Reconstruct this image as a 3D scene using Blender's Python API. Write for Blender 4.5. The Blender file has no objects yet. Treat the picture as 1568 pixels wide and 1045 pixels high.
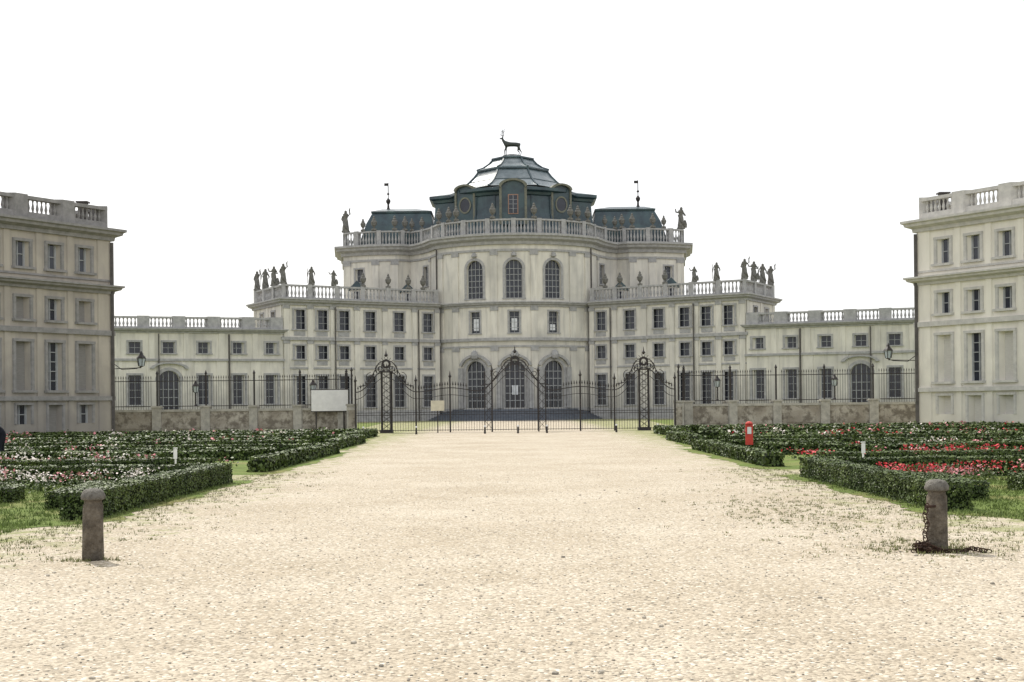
import bpy, math, random
import numpy as np
from mathutils import Vector, Matrix
random.seed(7); np.random.seed(7)
sc=bpy.context.scene
sc.view_settings.view_transform='Standard'; sc.view_settings.look='None'; sc.view_settings.exposure=0
# ---------------------------------------------------------------- materials
def newmat(name):
    m=bpy.data.materials.new(name); m.use_nodes=True
    nt=m.node_tree; b=nt.nodes['Principled BSDF']; return m,nt,b
def mat(name,c1,c2=None,scale=2.0,rough=.8,spec=.3,metal=0,bump=0,bscale=None,stretch=(1,1,1),lo=.35,hi=.65,island=0,c3=None,s3=.3,streak=None):
    m,nt,b=newmat(name)
    b.inputs['Roughness'].default_value=rough; b.inputs['Metallic'].default_value=metal
    b.inputs['Specular IOR Level'].default_value=spec
    c2=c2 or tuple(x*.85 for x in c1)
    tc=nt.nodes.new('ShaderNodeTexCoord'); mp=nt.nodes.new('ShaderNodeMapping')
    mp.inputs['Scale'].default_value=stretch
    nt.links.new(tc.outputs['Object'],mp.inputs['Vector'])
    n=nt.nodes.new('ShaderNodeTexNoise'); n.inputs['Scale'].default_value=scale; n.inputs['Detail'].default_value=6; n.inputs['Roughness'].default_value=.65
    nt.links.new(mp.outputs[0],n.inputs['Vector'])
    r=nt.nodes.new('ShaderNodeValToRGB'); r.color_ramp.elements[0].position=lo; r.color_ramp.elements[1].position=hi
    r.color_ramp.elements[0].color=(*c2,1); r.color_ramp.elements[1].color=(*c1,1)
    nt.links.new(n.outputs['Fac'],r.inputs['Fac']); out=r.outputs['Color']
    def over(out,c,sc_,p0,p1,vec=None,amt=1.0,mul=None):
        n3=nt.nodes.new('ShaderNodeTexNoise'); n3.inputs['Scale'].default_value=sc_; n3.inputs['Detail'].default_value=5
        nt.links.new(vec or tc.outputs['Object'],n3.inputs['Vector'])
        r3=nt.nodes.new('ShaderNodeValToRGB'); r3.color_ramp.elements[0].position=p0; r3.color_ramp.elements[1].position=p1
        r3.color_ramp.elements[0].color=(0,0,0,1); r3.color_ramp.elements[1].color=(amt,amt,amt,1)
        nt.links.new(n3.outputs['Fac'],r3.inputs['Fac'])
        mx=nt.nodes.new('ShaderNodeMix'); mx.data_type='RGBA'
        nt.links.new(r3.outputs['Color'],mx.inputs['Factor']); nt.links.new(out,mx.inputs['A']); mx.inputs['B'].default_value=(*c,1)
        return mx.outputs['Result']
    if c3: out=over(out,c3,s3,.48,.72)
    if streak:
        mp2=nt.nodes.new('ShaderNodeMapping'); mp2.inputs['Scale'].default_value=(1,1,.12); nt.links.new(tc.outputs['Object'],mp2.inputs['Vector'])
        out=over(out,streak,2.2,.5,.78,mp2.outputs[0],.75)
        # rising damp near the ground
        sx=nt.nodes.new('ShaderNodeSeparateXYZ'); nt.links.new(tc.outputs['Object'],sx.inputs[0])
        nn=nt.nodes.new('ShaderNodeTexNoise'); nn.inputs['Scale'].default_value=.8; nn.inputs['Detail'].default_value=6; nt.links.new(tc.outputs['Object'],nn.inputs['Vector'])
        ma=nt.nodes.new('ShaderNodeMath'); ma.operation='MULTIPLY_ADD'; nt.links.new(nn.outputs['Fac'],ma.inputs[0]); ma.inputs[1].default_value=-6; nt.links.new(sx.outputs[2],ma.inputs[2])
        mr=nt.nodes.new('ShaderNodeMapRange'); mr.inputs['From Min'].default_value=-3; mr.inputs['From Max'].default_value=2.2; mr.inputs['To Min'].default_value=.8; mr.inputs['To Max'].default_value=0
        nt.links.new(ma.outputs[0],mr.inputs['Value'])
        mx=nt.nodes.new('ShaderNodeMix'); mx.data_type='RGBA'; nt.links.new(mr.outputs[0],mx.inputs['Factor']); nt.links.new(out,mx.inputs['A']); mx.inputs['B'].default_value=(*[x*.85 for x in streak],1)
        out=mx.outputs['Result']
    if island:
        g=nt.nodes.new('ShaderNodeNewGeometry'); hs=nt.nodes.new('ShaderNodeHueSaturation')
        mr=nt.nodes.new('ShaderNodeMapRange'); mr.inputs['To Min'].default_value=1-island; mr.inputs['To Max'].default_value=1+island
        nt.links.new(g.outputs['Random Per Island'],mr.inputs['Value']); nt.links.new(mr.outputs[0],hs.inputs['Value'])
        nt.links.new(out,hs.inputs['Color']); out=hs.outputs['Color']
    nt.links.new(out,b.inputs['Base Color'])
    if bump:
        nb=nt.nodes.new('ShaderNodeTexNoise'); nb.inputs['Scale'].default_value=bscale or scale*4; nb.inputs['Detail'].default_value=5
        nt.links.new(tc.outputs['Object'],nb.inputs['Vector'])
        bp=nt.nodes.new('ShaderNodeBump'); bp.inputs['Strength'].default_value=bump; bp.inputs['Distance'].default_value=.03
        nt.links.new(nb.outputs['Fac'],bp.inputs['Height']); nt.links.new(bp.outputs[0],b.inputs['Normal'])
    return m
STUC=mat('stucco',(.73,.70,.625),(.61,.585,.525),1.2,.9,.1,bump=.2,stretch=(1,1,.25),c3=(.48,.465,.425),s3=.25,streak=(.40,.39,.365))
TRIM=mat('stone_trim',(.42,.415,.41),(.29,.29,.29),2.5,.85,.1,bump=.2)
STUCB=mat('stucco_brown_shaded',(.46,.42,.36),(.38,.345,.30),1.0,.9,.1,bump=.2,stretch=(1,1,.25),c3=(.33,.30,.27),s3=.4,streak=(.29,.27,.25))  # brownish stucco, darkened so its colour carries the left pavilion's shade
TRIMB=mat('stone_trim_shaded',(.30,.29,.285),(.21,.205,.20),2.5,.85,.1,bump=.2)  # trim darkened likewise, left pavilion's shade put into the colour
STUCW=mat('stucco_brightened',(.80,.765,.68),(.73,.695,.62),1.0,.9,.1,bump=.2,stretch=(1,1,.25),c3=(.68,.645,.58),s3=.4,streak=(.59,.565,.51))  # paled base colour stands in for brighter light on the right pavilion
TRIMW=mat('stone_trim_brightened',(.56,.545,.51),(.43,.42,.40),2.5,.85,.1,bump=.2)  # paler trim, same painted brightness as the right pavilion's stucco
GLASS=mat('window_glass',(.03,.035,.05),(.015,.017,.026),.7,.12,.5)
FRAME=mat('window_frame_paint',(.36,.37,.38),(.28,.29,.3),3,.6,.3)
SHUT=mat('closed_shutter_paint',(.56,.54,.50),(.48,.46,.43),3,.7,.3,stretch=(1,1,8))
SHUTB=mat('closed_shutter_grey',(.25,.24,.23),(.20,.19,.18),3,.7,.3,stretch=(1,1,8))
SEETHRU=mat('painted_see_through',(.8,.82,.85),(.55,.57,.6),2,.8,.2)  # pale colour standing in for sky light seen through the hall
PIPE=mat('downpipe_copper',(.10,.09,.085),(.06,.055,.05),3,.6,.4)
SLATE=mat('roof_slate',(.030,.062,.075),(.014,.030,.042),1.4,.40,.6,bump=.5,bscale=9,c3=(.045,.09,.095),s3=.5)
SLATEL=mat('roof_slate_highlit',(.13,.17,.185),(.06,.09,.105),1.2,.28,.9,bump=.3,bscale=9,c3=(.24,.27,.28),s3=.5)  # lightened slate colour stands in for sun highlights on the upper roof
FLAT=mat('roof_terrace',(.22,.2,.18),(.15,.14,.13),1,.9,.1)
BRICK=mat('old_terracotta',(.35,.22,.17),(.28,.18,.14),3,.9,.1)
STAT=mat('weathered_statue_stone',(.21,.205,.19),(.10,.098,.09),5,.9,.1,bump=.4)
BRONZE=mat('bronze',(.035,.045,.04),(.02,.025,.022),4,.5,.5)
IRON=mat('wrought_iron',(.018,.018,.022),(.035,.026,.02),8,.6,.4)
WALLST=mat('rubble_stone',(.44,.41,.36),(.18,.16,.135),2.2,.95,.1,bump=.8,bscale=9,lo=.42,hi=.58,c3=(.24,.21,.175),s3=1.1)
PIER=mat('pier_stone',(.46,.44,.40),(.30,.29,.265),3,.9,.1,bump=.5)
STEP=mat('step_stone',(.15,.165,.19),(.09,.105,.13),2,.8,.3,bump=.2)
BOLL=mat('bollard_stone',(.19,.165,.13),(.075,.062,.047),7,.9,.15,bump=.9,bscale=35,c3=(.045,.04,.035),s3=5)
CAP=mat('bollard_cap_stone',(.20,.19,.165),(.095,.088,.078),12,.85,.2,bump=.8,bscale=50)
RUST=mat('rusty_chain',(.06,.03,.018),(.025,.014,.010),20,.8,.3,bump=.4)
WHITE=mat('white_paint',(.75,.75,.75),(.66,.66,.66),3,.6,.3)
CREAM=mat('cream_board',(.62,.58,.45),(.5,.47,.37),3,.6,.3)
REDP=mat('red_paint',(.62,.06,.04),(.45,.04,.03),6,.5,.4)
LEAF=mat('boxwood_leaf',(.090,.125,.030),(.040,.064,.017),1.5,.55,.3,island=.6)
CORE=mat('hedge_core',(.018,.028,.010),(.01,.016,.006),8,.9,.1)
GRAS=mat('grass_turf',(.16,.21,.055),(.095,.135,.035),1.5,.9,.1,bump=.8,bscale=60,c3=(.22,.20,.085),s3=.6)
BLADE=mat('grass_blade',(.19,.25,.075),(.12,.165,.045),2,.6,.2,island=.5)
WEED=mat('dry_weed',(.24,.24,.11),(.13,.15,.05),3,.7,.2,island=.5)
FLR=mat('red_flower',(.50,.035,.04),(.36,.03,.045),4,.6,.2,island=.5)
FLP=mat('pink_flower',(.62,.28,.30),(.5,.17,.19),4,.6,.2,island=.3)
FLW=mat('white_flower',(.74,.70,.64),(.64,.54,.50),4,.6,.2,island=.25)
PEB=mat('pebble',(.46,.42,.35),(.20,.18,.15),9,.8,.2,island=.45)
SKIN=mat('skin',(.5,.33,.25),(.45,.3,.22),5,.6,.3)
CLOTH=mat('dark_cloth',(.02,.022,.03),(.014,.015,.02),5,.9,.1)
LAMPG=mat('lantern_glass',(.45,.5,.52),(.35,.4,.42),5,.15,.5)
PAL=[STUC,TRIM,GLASS,FRAME,SHUT,SEETHRU,PIPE,SLATE,FLAT,BRICK,SLATEL]
# ---------------------------------------------------------------- mesh builder
class M:
    def __init__(s): s.v=[];s.f=[];s.m=[]
    def face(s,pts,mi=0):
        b=len(s.v); s.v+= [tuple(p) for p in pts]; s.f.append(tuple(range(b,b+len(pts)))); s.m.append(mi)
    def grid(s,rings,mi=0,closed=True,cap0=False,cap1=False):
        b=len(s.v); n=len(rings[0])
        for r in rings: s.v+=[tuple(p) for p in r]
        for i in range(len(rings)-1):
            for j in range(n if closed else n-1):
                k=(j+1)%n
                s.f.append((b+i*n+j,b+i*n+k,b+(i+1)*n+k,b+(i+1)*n+j)); s.m.append(mi)
        if cap0: s.f.append(tuple(b+j for j in range(n))[::-1]); s.m.append(mi)
        if cap1: s.f.append(tuple(b+(len(rings)-1)*n+j for j in range(n))); s.m.append(mi)
    def box(s,x0,x1,y0,y1,z0,z1,mi=0):
        s.grid([[(x0,y0,z0),(x1,y0,z0),(x1,y1,z0),(x0,y1,z0)],[(x0,y0,z1),(x1,y0,z1),(x1,y1,z1),(x0,y1,z1)]],mi,True,True,True)
    def lathe(s,c,prof,n=10,mi=0,sx=1,sy=1):
        s.grid([[(c[0]+r*sx*math.cos(2*math.pi*j/n),c[1]+r*sy*math.sin(2*math.pi*j/n),c[2]+z) for j in range(n)] for r,z in prof],mi,True,True,True)
    def tube(s,pts,rad,n=6,mi=0):
        pts=[Vector(p) for p in pts]; 
        if not hasattr(rad,'__len__'): rad=[rad]*len(pts)
        rings=[]
        for i,p in enumerate(pts):
            d=(pts[min(i+1,len(pts)-1)]-pts[max(i-1,0)]).normalized()
            a=Vector((0,0,1)) if abs(d.z)<.9 else Vector((1,0,0))
            x=d.cross(a).normalized(); y=d.cross(x)
            rings.append([p+rad[i]*(math.cos(2*math.pi*j/n+math.pi/4)*x+math.sin(2*math.pi*j/n+math.pi/4)*y) for j in range(n)])
        s.grid(rings,mi,True,True,True)
    def obj(s,name,mats,parent=None,mirror=False,smooth=False,loc=None):
        me=bpy.data.meshes.new(name); vv=s.v
        if mirror: vv=[(-a,b,c) for a,b,c in vv]
        me.from_pydata(vv,[],s.f)
        for m in mats: me.materials.append(m)
        me.polygons.foreach_set('material_index',s.m)
        if smooth: me.polygons.foreach_set('use_smooth',[True]*len(s.f))
        me.update(); o=bpy.data.objects.new(name,me); sc.collection.objects.link(o)
        if parent: o.parent=parent
        if loc: o.location=loc
        return o
def empty(name):
    e=bpy.data.objects.new(name,None); sc.collection.objects.link(e); return e
class Path:
    def __init__(s,pts,closed=False):
        s.p=[Vector(q) for q in pts]; n=len(pts); s.d=[(s.p[i+1]-s.p[i]).normalized() for i in range(n-1)]
        s.n=[Vector((d.y,-d.x)) for d in s.d]; s.m=[]
        for i in range(n):
            a=s.n[max(i-1,0)]; b=s.n[min(i,n-2)]
            s.m.append((a+b)/max(1+a.dot(b),.45))
        s.u=[0]
        for i in range(n-1): s.u.append(s.u[-1]+(s.p[i+1]-s.p[i]).length)
        s.L=s.u[-1]
    def pos(s,u,off,z):
        i=0
        while i<len(s.d)-1 and u>s.u[i+1]+1e-9: i+=1
        t=(u-s.u[i])/(s.u[i+1]-s.u[i])
        a=s.p[i]+s.m[i]*off; b=s.p[i+1]+s.m[i+1]*off
        q=a+(b-a)*t; return (q.x,q.y,z)
    def u_at_x(s,x):
        for i in range(len(s.d)):
            a,b=s.p[i].x,s.p[i+1].x
            if a<=x<=b and b>a: return s.u[i]+(x-a)/(b-a)*(s.u[i+1]-s.u[i])
        return 0
def stations(P,u0,u1): return [u0]+[u for u in P.u if u0+1e-4<u<u1-1e-4]+[u1]
def sweep(m,P,u0,u1,prof,mi=1):
    m.grid([[P.pos(u,o,z) for o,z in prof] for u in stations(P,u0,u1)],mi,True,True,True)
def band(m,P,u0,u1,z0,z1,off,mi=1,o0=-.05): sweep(m,P,u0,u1,[(o0,z0),(off,z0),(off,z1),(o0,z1)],mi)
def pbox(m,P,u0,u1,o0,o1,z0,z1,mi=1):
    m.grid([[P.pos(u0,o0,z),P.pos(u0,o1,z),P.pos(u1,o1,z),P.pos(u1,o0,z)] for z in (z0,z1)],mi,True,True,True)
def cornice(m,P,u0,u1,z,h,o,mi=1):
    sweep(m,P,u0,u1,[(-.05,z),(o*.25,z),(o*.3,z+h*.3),(o*.75,z+h*.5),(o*.8,z+h*.7),(o,z+h*.8),(o,z+h),(-.05,z+h*1.02)],mi)
def wall(m,P,u0,u1,z0,z1,ops,mi=0,dep=.3):
    us={round(u,4) for u in stations(P,u0,u1)}; zs={z0,z1}
    for o in ops: us|={round(o['u']-o['w']/2,4),round(o['u']+o['w']/2,4)}; zs|={o['z0'],o['z1']}
    us=sorted(us); zs=sorted(zs)
    for i in range(len(us)-1):
        if us[i+1]-us[i]<1e-3: continue
        for j in range(len(zs)-1):
            uc=(us[i]+us[i+1])/2; zc=(zs[j]+zs[j+1])/2
            if any(abs(uc-o['u'])<o['w']/2 and o['z0']<zc<o['z1'] for o in ops): continue
            m.face([P.pos(us[i],0,zs[j]),P.pos(us[i+1],0,zs[j]),P.pos(us[i+1],0,zs[j+1]),P.pos(us[i],0,zs[j+1])],mi)
    for o in ops: window(m,P,o,mi,dep)
def window(m,P,o,mi,dep):
    a=o['u']-o['w']/2; b=o['u']+o['w']/2; z0=o['z0']; z1=o['z1']; arch=o.get('arch'); r=o['w']/2; zs=z1-r if arch else z1
    k=o.get('k',2); sur=o.get('sur',.16); q=lambda u,of,z:P.pos(u,of,z)
    m.face([q(a,0,z0),q(a,-dep,z0),q(a,-dep,zs),q(a,0,zs)],mi); m.face([q(b,0,z0),q(b,-dep,z0),q(b,-dep,zs),q(b,0,zs)],mi)
    m.face([q(a,0,z0),q(b,0,z0),q(b,-dep,z0),q(a,-dep,z0)],mi)
    m.face([q(a,-dep,z0),q(b,-dep,z0),q(b,-dep,z1),q(a,-dep,z1)],k)
    if not arch: m.face([q(a,0,z1),q(b,0,z1),q(b,-dep,z1),q(a,-dep,z1)],mi)
    else:
        n=12; arc=[(o['u']-r*math.cos(math.pi*i/n),zs+r*math.sin(math.pi*i/n)) for i in range(n+1)]
        for i in range(n):
            (ua,za),(ub,zb)=arc[i],arc[i+1]; c=a if i<n/2 else b
            m.face([q(ua,0,za),q(ub,0,zb),q(ub,0,z1),q(ua,0,z1)],mi)
            m.face([q(ua,0,za),q(ub,0,zb),q(ub,-dep,zb),q(ua,-dep,za)],mi)
            if sur:
                e=1+sur/r; f=lambda uu,zz:(o['u']+(uu-o['u'])*e,zs+(zz-zs)*e)
                (uc,zc),(ud,zd)=f(ua,za),f(ub,zb)
                m.grid([[q(ua,-.01,za),q(ub,-.01,zb),q(ud,-.01,zd),q(uc,-.01,zc)],[q(ua,.09,za),q(ub,.09,zb),q(ud,.09,zd),q(uc,.09,zc)]],1,True,False,True)
    if k in (2,5):
        nx=o.get('nx',2); nz=o.get('nz',3); t=o.get('t',.05)
        pbox(m,P,a,a+t*1.3,-dep+.02,-dep+.08,z0,zs,3); pbox(m,P,b-t*1.3,b,-dep+.02,-dep+.08,z0,zs,3)
        for i in range(1,nx): 
            uu=a+(b-a)*i/nx; zz=z1 if not arch else zs+math.sqrt(max(r*r-(uu-o['u'])**2,0))
            pbox(m,P,uu-t/2,uu+t/2,-dep+.02,-dep+.08,z0,zz,3)
        for j in range(1,nz+ (1 if arch else 0)):
            zz=z0+(zs-z0)*j/nz; pbox(m,P,a+t*1.3,b-t*1.3,-dep+.03,-dep+.07,zz-t/2,zz+t/2,3)
    if sur:
        pbox(m,P,a-sur,a,-.01,.06,z0,zs,1); pbox(m,P,b,b+sur,-.01,.06,z0,zs,1)
        if not arch: pbox(m,P,a-sur,b+sur,-.01,.08,z1,z1+sur,1)
        if o.get('sill',True): pbox(m,P,a-sur-.05,b+sur+.05,-.01,.16,z0-.14,z0,1)
    if o.get('apron'):
        # shallow sunk-looking stone panel under/over the window
        pbox(m,P,a-.05,b+.05,-.01,.035,z0-.14-o['apron'],z0-.22,1)
def balustrade(m,P,u0,u1,z,h,ped=3.4,sp=.36,mi=1,pw=.55,o=-.25,solid=0):
    sweep(m,P,u0,u1,[(o-.18,z),(o+.18,z),(o+.18,z+.2+solid),(o-.18,z+.2+solid)],mi)
    sweep(m,P,u0,u1,[(o-.2,z+h-.2),(o+.2,z+h-.2),(o+.2,z+h),(o-.2,z+h)],mi)
    n=max(1,round((u1-u0)/ped)); g=(u1-u0)/n
    for i in range(n+1):
        c=min(max(u0+i*g,u0+pw/2),u1-pw/2)
        pbox(m,P,c-pw/2,c+pw/2,o-.27,o+.27,z+.002,z+h+.06,mi)
        if i<n:
            a=u0+i*g+pw/2; b=u0+(i+1)*g-pw/2; k=max(1,int((b-a)/sp))
            for j in range(k):
                x=P.pos(a+(j+.5)*(b-a)/k,o,0); hh=h-.4-solid; w=sp*.36
                m.lathe((x[0],x[1],z+.2+solid),[(w*.8,0),(w*.55,hh*.1),(w,hh*.35),(w*.4,hh*.75),(w*.75,hh)],6,mi)
def pipe(m,P,u,z0,z1): pbox(m,P,u-.06,u+.06,.16,.28,z0,z1,6)
# ---------------------------------------------------------------- palace
palace=empty('baroque_palace')
arc=[]
R=12.8
for i in range(-9,10):
    x=9.3*i/9; arc.append((x,158.8-math.sqrt(R*R-x*x)))
left=[(-14,168),(-22.5,164),(-21.5,156.6),(-17.8,155.2),(-14.4,155.0),(-13.0,156.0),(-11.6,154.8),(-10.3,152.6)]
PC=Path(left+arc+[(-x,y) for x,y in left[::-1]])
m=M(); ops=[]
for i,x in enumerate((-4.65,0,4.65)):
    u=PC.u_at_x(x)
    ops+= [dict(u=u,w=2.05,z0=14.4,z1=18.9,arch=1,nx=4,nz=5,sur=.3,t=.07),
           dict(u=u,w=1.2,z0=10.3,z1=12.8,nx=2,nz=4,sur=.2,k=2),
           dict(u=u,w=2.5,z0=1.45,z1=7.0,arch=1,nx=4,nz=5,sur=.35,t=.09,sill=False)]
for s in (-1,1):
    for x,w in ((-10.9,1.1),(-19.4,1.1)):
        u=PC.u_at_x(x); u=u if s<0 else PC.L-u
        ops+=[dict(u=u,w=w,z0=16.6,z1=19.0,nx=2,nz=3,sur=.2)]
wall(m,PC,0,PC.L,0,21,ops,0,.4)
for x in (-4.65,0,4.65):
    u=PC.u_at_x(x); pbox(m,PC,u-.34,u+.34,-.375,-.35,10.6,12.0 if x<4 else 11.3,5)  # pale panes paint the daylight seen through these openings
    if x==0: pbox(m,PC,u-.35,u+.35,-.375,-.35,3.0,4.1,5)
cornice(m,PC,0,PC.L,20.7,1.2,1.1)
band(m,PC,0,PC.L,19.9,20.15,.14)
cornice(m,PC,0,PC.L,13.35,.6,.55)
band(m,PC,0,PC.L,9.35,9.7,.28); band(m,PC,0,PC.L,8.6,8.8,.12)
band(m,PC,0,PC.L,0,1.4,.12)
for s in (-1,1):
    for x,w in ((-2.35,.75),(-6.95,.8),(-8.8,.8),(-14.9,.8),(-17.3,.8),(-20.9,.8),(-10.25,.4)):
        u=PC.u_at_x(x); u=u if s<0 else PC.L-u
        for za,zb in ((1.4,8.6),(9.7,13.35),(13.95,19.9)):
            pbox(m,PC,u-w/2,u+w/2,-.01,.13,za,zb,0); 
        for zb in (8.6,13.35,19.9): pbox(m,PC,u-w/2-.08,u+w/2+.08,-.01,.19,zb-.45,zb-.003,1)
    for x in (-9.15,):
        u=PC.u_at_x(x); u=u if s<0 else PC.L-u; pipe(m,PC,u,0,20.6)
balustrade(m,PC,0,PC.L,21.9,1.85,3.1,.40)
for x in (-4.65,0,4.65):
    u=PC.u_at_x(x); zs=5.75
    for i in range(10):
        a0=math.pi*(.12+.76*i/10); a1=math.pi*(.12+.76*(i+1)/10); r0,r1=1.85,2.15
        pts=[(u-r*math.cos(a),zs+r*.95*math.sin(a)) for a,r in ((a0,r0),(a1,r0),(a1,r1),(a0,r1))]
        m.grid([[PC.pos(uu,-.01,z) for uu,z in pts],[PC.pos(uu,.4,z) for uu,z in pts]],1,True,False,True)
    c=PC.pos(u,.3,7.15); m.lathe(c,[(.1,0),(.42,.15),(.5,.5),(.35,.9),(.12,1.1)],8,1)
    for s in (-1,1):
        pbox(m,PC,u+s*1.85-.3,u+s*1.85+.3,-.01,.35,1.4,6.2,1)
    c=PC.pos(u,.15,19.2); m.lathe(c,[(.1,0),(.35,.15),(.25,.5),(.1,.6)],8,1)
m.face([(x,y,21.3) for x,y in left+arc+[(-x,y) for x,y in left[::-1]]],8)
m.obj('central_hall_walls',PAL,palace)
# arms
C=(-31.0,147.8);B=(-26.0,139.4);A=(-9.1,149.0)
PA=Path([(-16,158),C,B,A]); uB=PA.u[2]; LBA=PA.u[3]-PA.u[2]; uC=PA.u[1]
m=M(); ops=[]
for t in (.899,.761,.625,.456,.266,.072):
    u=uB+LBA*(1-t)
    ops+=[dict(u=u,w=1.25,z0=1.7,z1=5.3,nx=2,nz=5,sur=.22),dict(u=u,w=1.2,z0=7.25,z1=8.75,nx=2,nz=2,sur=.2,apron=.6),dict(u=u,w=1.25,z0=10.6,z1=12.8,nx=2,nz=3,sur=.2,apron=.6)]
for du in (2.8,6.6):
    u=uC+du; ops+=[dict(u=u,w=1.1,z0=10.6,z1=12.7,sur=.2),dict(u=u,w=1.1,z0=7.25,z1=8.75,sur=.2)]
wall(m,PA,0,PA.L,0,13.6,ops,0,.36)
cornice(m,PA,0,PA.L,13.3,.75,.75); band(m,PA,0,PA.L,9.35,9.7,.26); band(m,PA,0,PA.L,6.1,6.3,.1); band(m,PA,0,PA.L,0,1.3,.1)
for t in (.165,.36,.54,.69,.83,.975,.012):
    u=uB+LBA*(1-t)
    for za,zb in ((1.3,9.35),(9.7,13.3)):
        pbox(m,PA,u-.3,u+.3,-.01,.12,za,zb,0); pbox(m,PA,u-.36,u+.36,-.01,.17,zb-.4,zb-.003,1)
for du in (.5,4.7,9.2):
    pbox(m,PA,uC+du-.3,uC+du+.3,-.01,.09,9.7,13.3,0)
for t in (.70,.165): pipe(m,PA,uB+LBA*(1-t)+.5,0,13.2)
balustrade(m,PA,uC,PA.L,14.05,1.6,3.2,.4)
m.face([(-16,158,13.9),(*C,13.9),(*B,13.9),(*A,13.9),(-9,158,13.9)],8)
for x,y in ((-18.6,147.5),(-12.9,151)):
    m.box(x-.8,x+.8,y-.5,y+1.5,13.9,15.6,0); m.box(x-.35,x+.35,y-.52,y-.5,14.5,15.4,2)
    m.face([(x-1.1,y-.7,15.6),(x+1.1,y-.7,15.6),(x,y-.7,16.7)],7)
    m.face([(x-1.1,y-.7,15.6),(x,y-.7,16.7),(x,y+1.7,16.7),(x-1.1,y+1.7,15.6)],7); m.face([(x+1.1,y-.7,15.6),(x,y-.7,16.7),(x,y+1.7,16.7),(x+1.1,y+1.7,15.6)],7)
m.box(-29.2,-27.2,146,148,13.9,15.8,9)
m.obj('left_arm_walls',PAL,palace); m.obj('right_arm_walls',PAL,palace,mirror=True)
# low wings
I=Vector((-26.02,139.3)); d=(Vector((-42.9,133.3))-I).normalized(); LW=30
O=I+d*LW; nb=Vector((-d.y,d.x)); nb=nb if nb.y>0 else -nb
PW=Path([tuple(O+nb*8),tuple(O),tuple(I),tuple(I+nb*.05)])
uO=PW.u[1]; uI=PW.u[2]; m=M(); ops=[]
ts=[.073,.2735,.482,.69,.889,1.09,1.29,1.49]
for i,t in enumerate(ts):
    u=uI-17.93*t
    ops.append(dict(u=u,w=1.25,z0=7.8,z1=9.0,nx=2,nz=2,sur=.2))
    if i in (3,7): ops.append(dict(u=u,w=2.3,z0=1.2,z1=5.9,arch=1,nx=4,nz=4,sur=.35,t=.08,sill=False))
    else: ops.append(dict(u=u,w=1.3,z0=2.2,z1=5.4,nx=2,nz=4,sur=.22))
wall(m,PW,0,PW.L,0,10.2,ops,0,.36)
cornice(m,PW,0,uI,10.0,.5,.6); band(m,PW,uO,uI,6.95,7.2,.2); band(m,PW,uO,uI,0,1.1,.1)
for i in range(len(ts)-1):
    t=(ts[i]+ts[i+1])/2; u=uI-17.93*t
    pbox(m,PW,u-.55,u+.55,-.01,.07,1.1,6.95,0)
    pbox(m,PW,u-.3,u+.3,-.01,.09,7.2,10.0,0)
    if i in (1,3,5): pipe(m,PW,u+.7,0,9.9)
balustrade(m,PW,uO,uI,10.5,1.3,3.6,.38,pw=1.3)
u=uI-17.93*.69
for i in range(10):
    a0=math.pi*(i/10); a1=math.pi*((i+1)/10)
    pts=[(u-r*math.cos(a)*1.0,6.1+r*.35*math.sin(a)) for a,r in ((a0,1.6),(a1,1.6),(a1,2.0),(a0,2.0))]
    m.grid([[PW.pos(uu,-.01,z) for uu,z in pts],[PW.pos(uu,.35,z) for uu,z in pts]],1,True,False,True)
m.face([(*O,10.4),(*I,10.4),(*(I+nb*8),10.4),(*(O+nb*8),10.4)],8)
m.obj('left_low_wing',PAL,palace); m.obj('right_low_wing',PAL,palace,mirror=True)
# roofs
m=M(); cx,cy=0,160
fr=[(-10.1,160),(-10.1,157.2),(-7.6,156),(-6.7,153.8)]
ar=[(6.2*i/8,(150.6+ (6.2*i/8)**2*.062)) for i in range(-8,9)]
front=fr+ar+[(-x,y) for x,y in fr[::-1]]
back=[(x,320-y) for x,y in front[1:-1]][::-1]
foot=front+back
def ring(k,z,kk=None): return [(x*k,cy+(y-cy)*(kk or k),z) for x,y in foot]
m.grid([ring(k,z) for k,z in ((1.1,21.6),(1.09,22.2),(1.03,23.6),(.99,25.2),(.975,27.3))],0,True)
m.grid([ring(k,z) for k,z in ((.975,27.3),(1.0,27.4),(1.01,27.7),(1.05,27.9),(1.05,28.25))],0,True)
def oct(r,z): return [(r*math.cos(math.pi*(i+.5)/4+0),cy+r*math.sin(math.pi*(i+.5)/4),z) for i in range(8)]
m.grid([ring(k,z) for k,z in ((1.05,28.25),(.80,28.7),(.62,29.1))],0,True)
prof=[(7.9,28.85),(7.0,29.3),(6.1,29.95),(5.3,30.75),(4.75,31.45)]
m.grid([oct(r,z) for r,z in prof],1,True)
m.grid([oct(r,z) for r,z in ((4.75,31.45),(4.95,31.48),(4.95,31.68))],0,True)
prof2=[(4.95,31.68),(4.1,32.0),(3.3,32.55),(2.75,33.15)]
m.grid([oct(r,z) for r,z in prof2],1,True)
m.grid([oct(r,z) for r,z in ((2.75,33.15),(2.95,33.17),(2.95,33.36),(1.3,33.75),(.9,33.9))],0,True,False,True)
for j in range(8):
    for pr in (prof,prof2): m.tube([oct(r+.02,z+.03)[j] for r,z in pr],.14,4,0)
for r,z in ((6.1,29.95),): m.tube(oct(r,z+.03)+[oct(r,z+.03)[0]],.06,4,0)
for j in range(0,len(foot),3):
    x,y=foot[j]; m.tube([(x*k,cy+(y-cy)*k,z) for k,z in ((1.09,22.2),(1.035,23.6),(.997,25.2),(.982,27.3))],.13,4,0)
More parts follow.
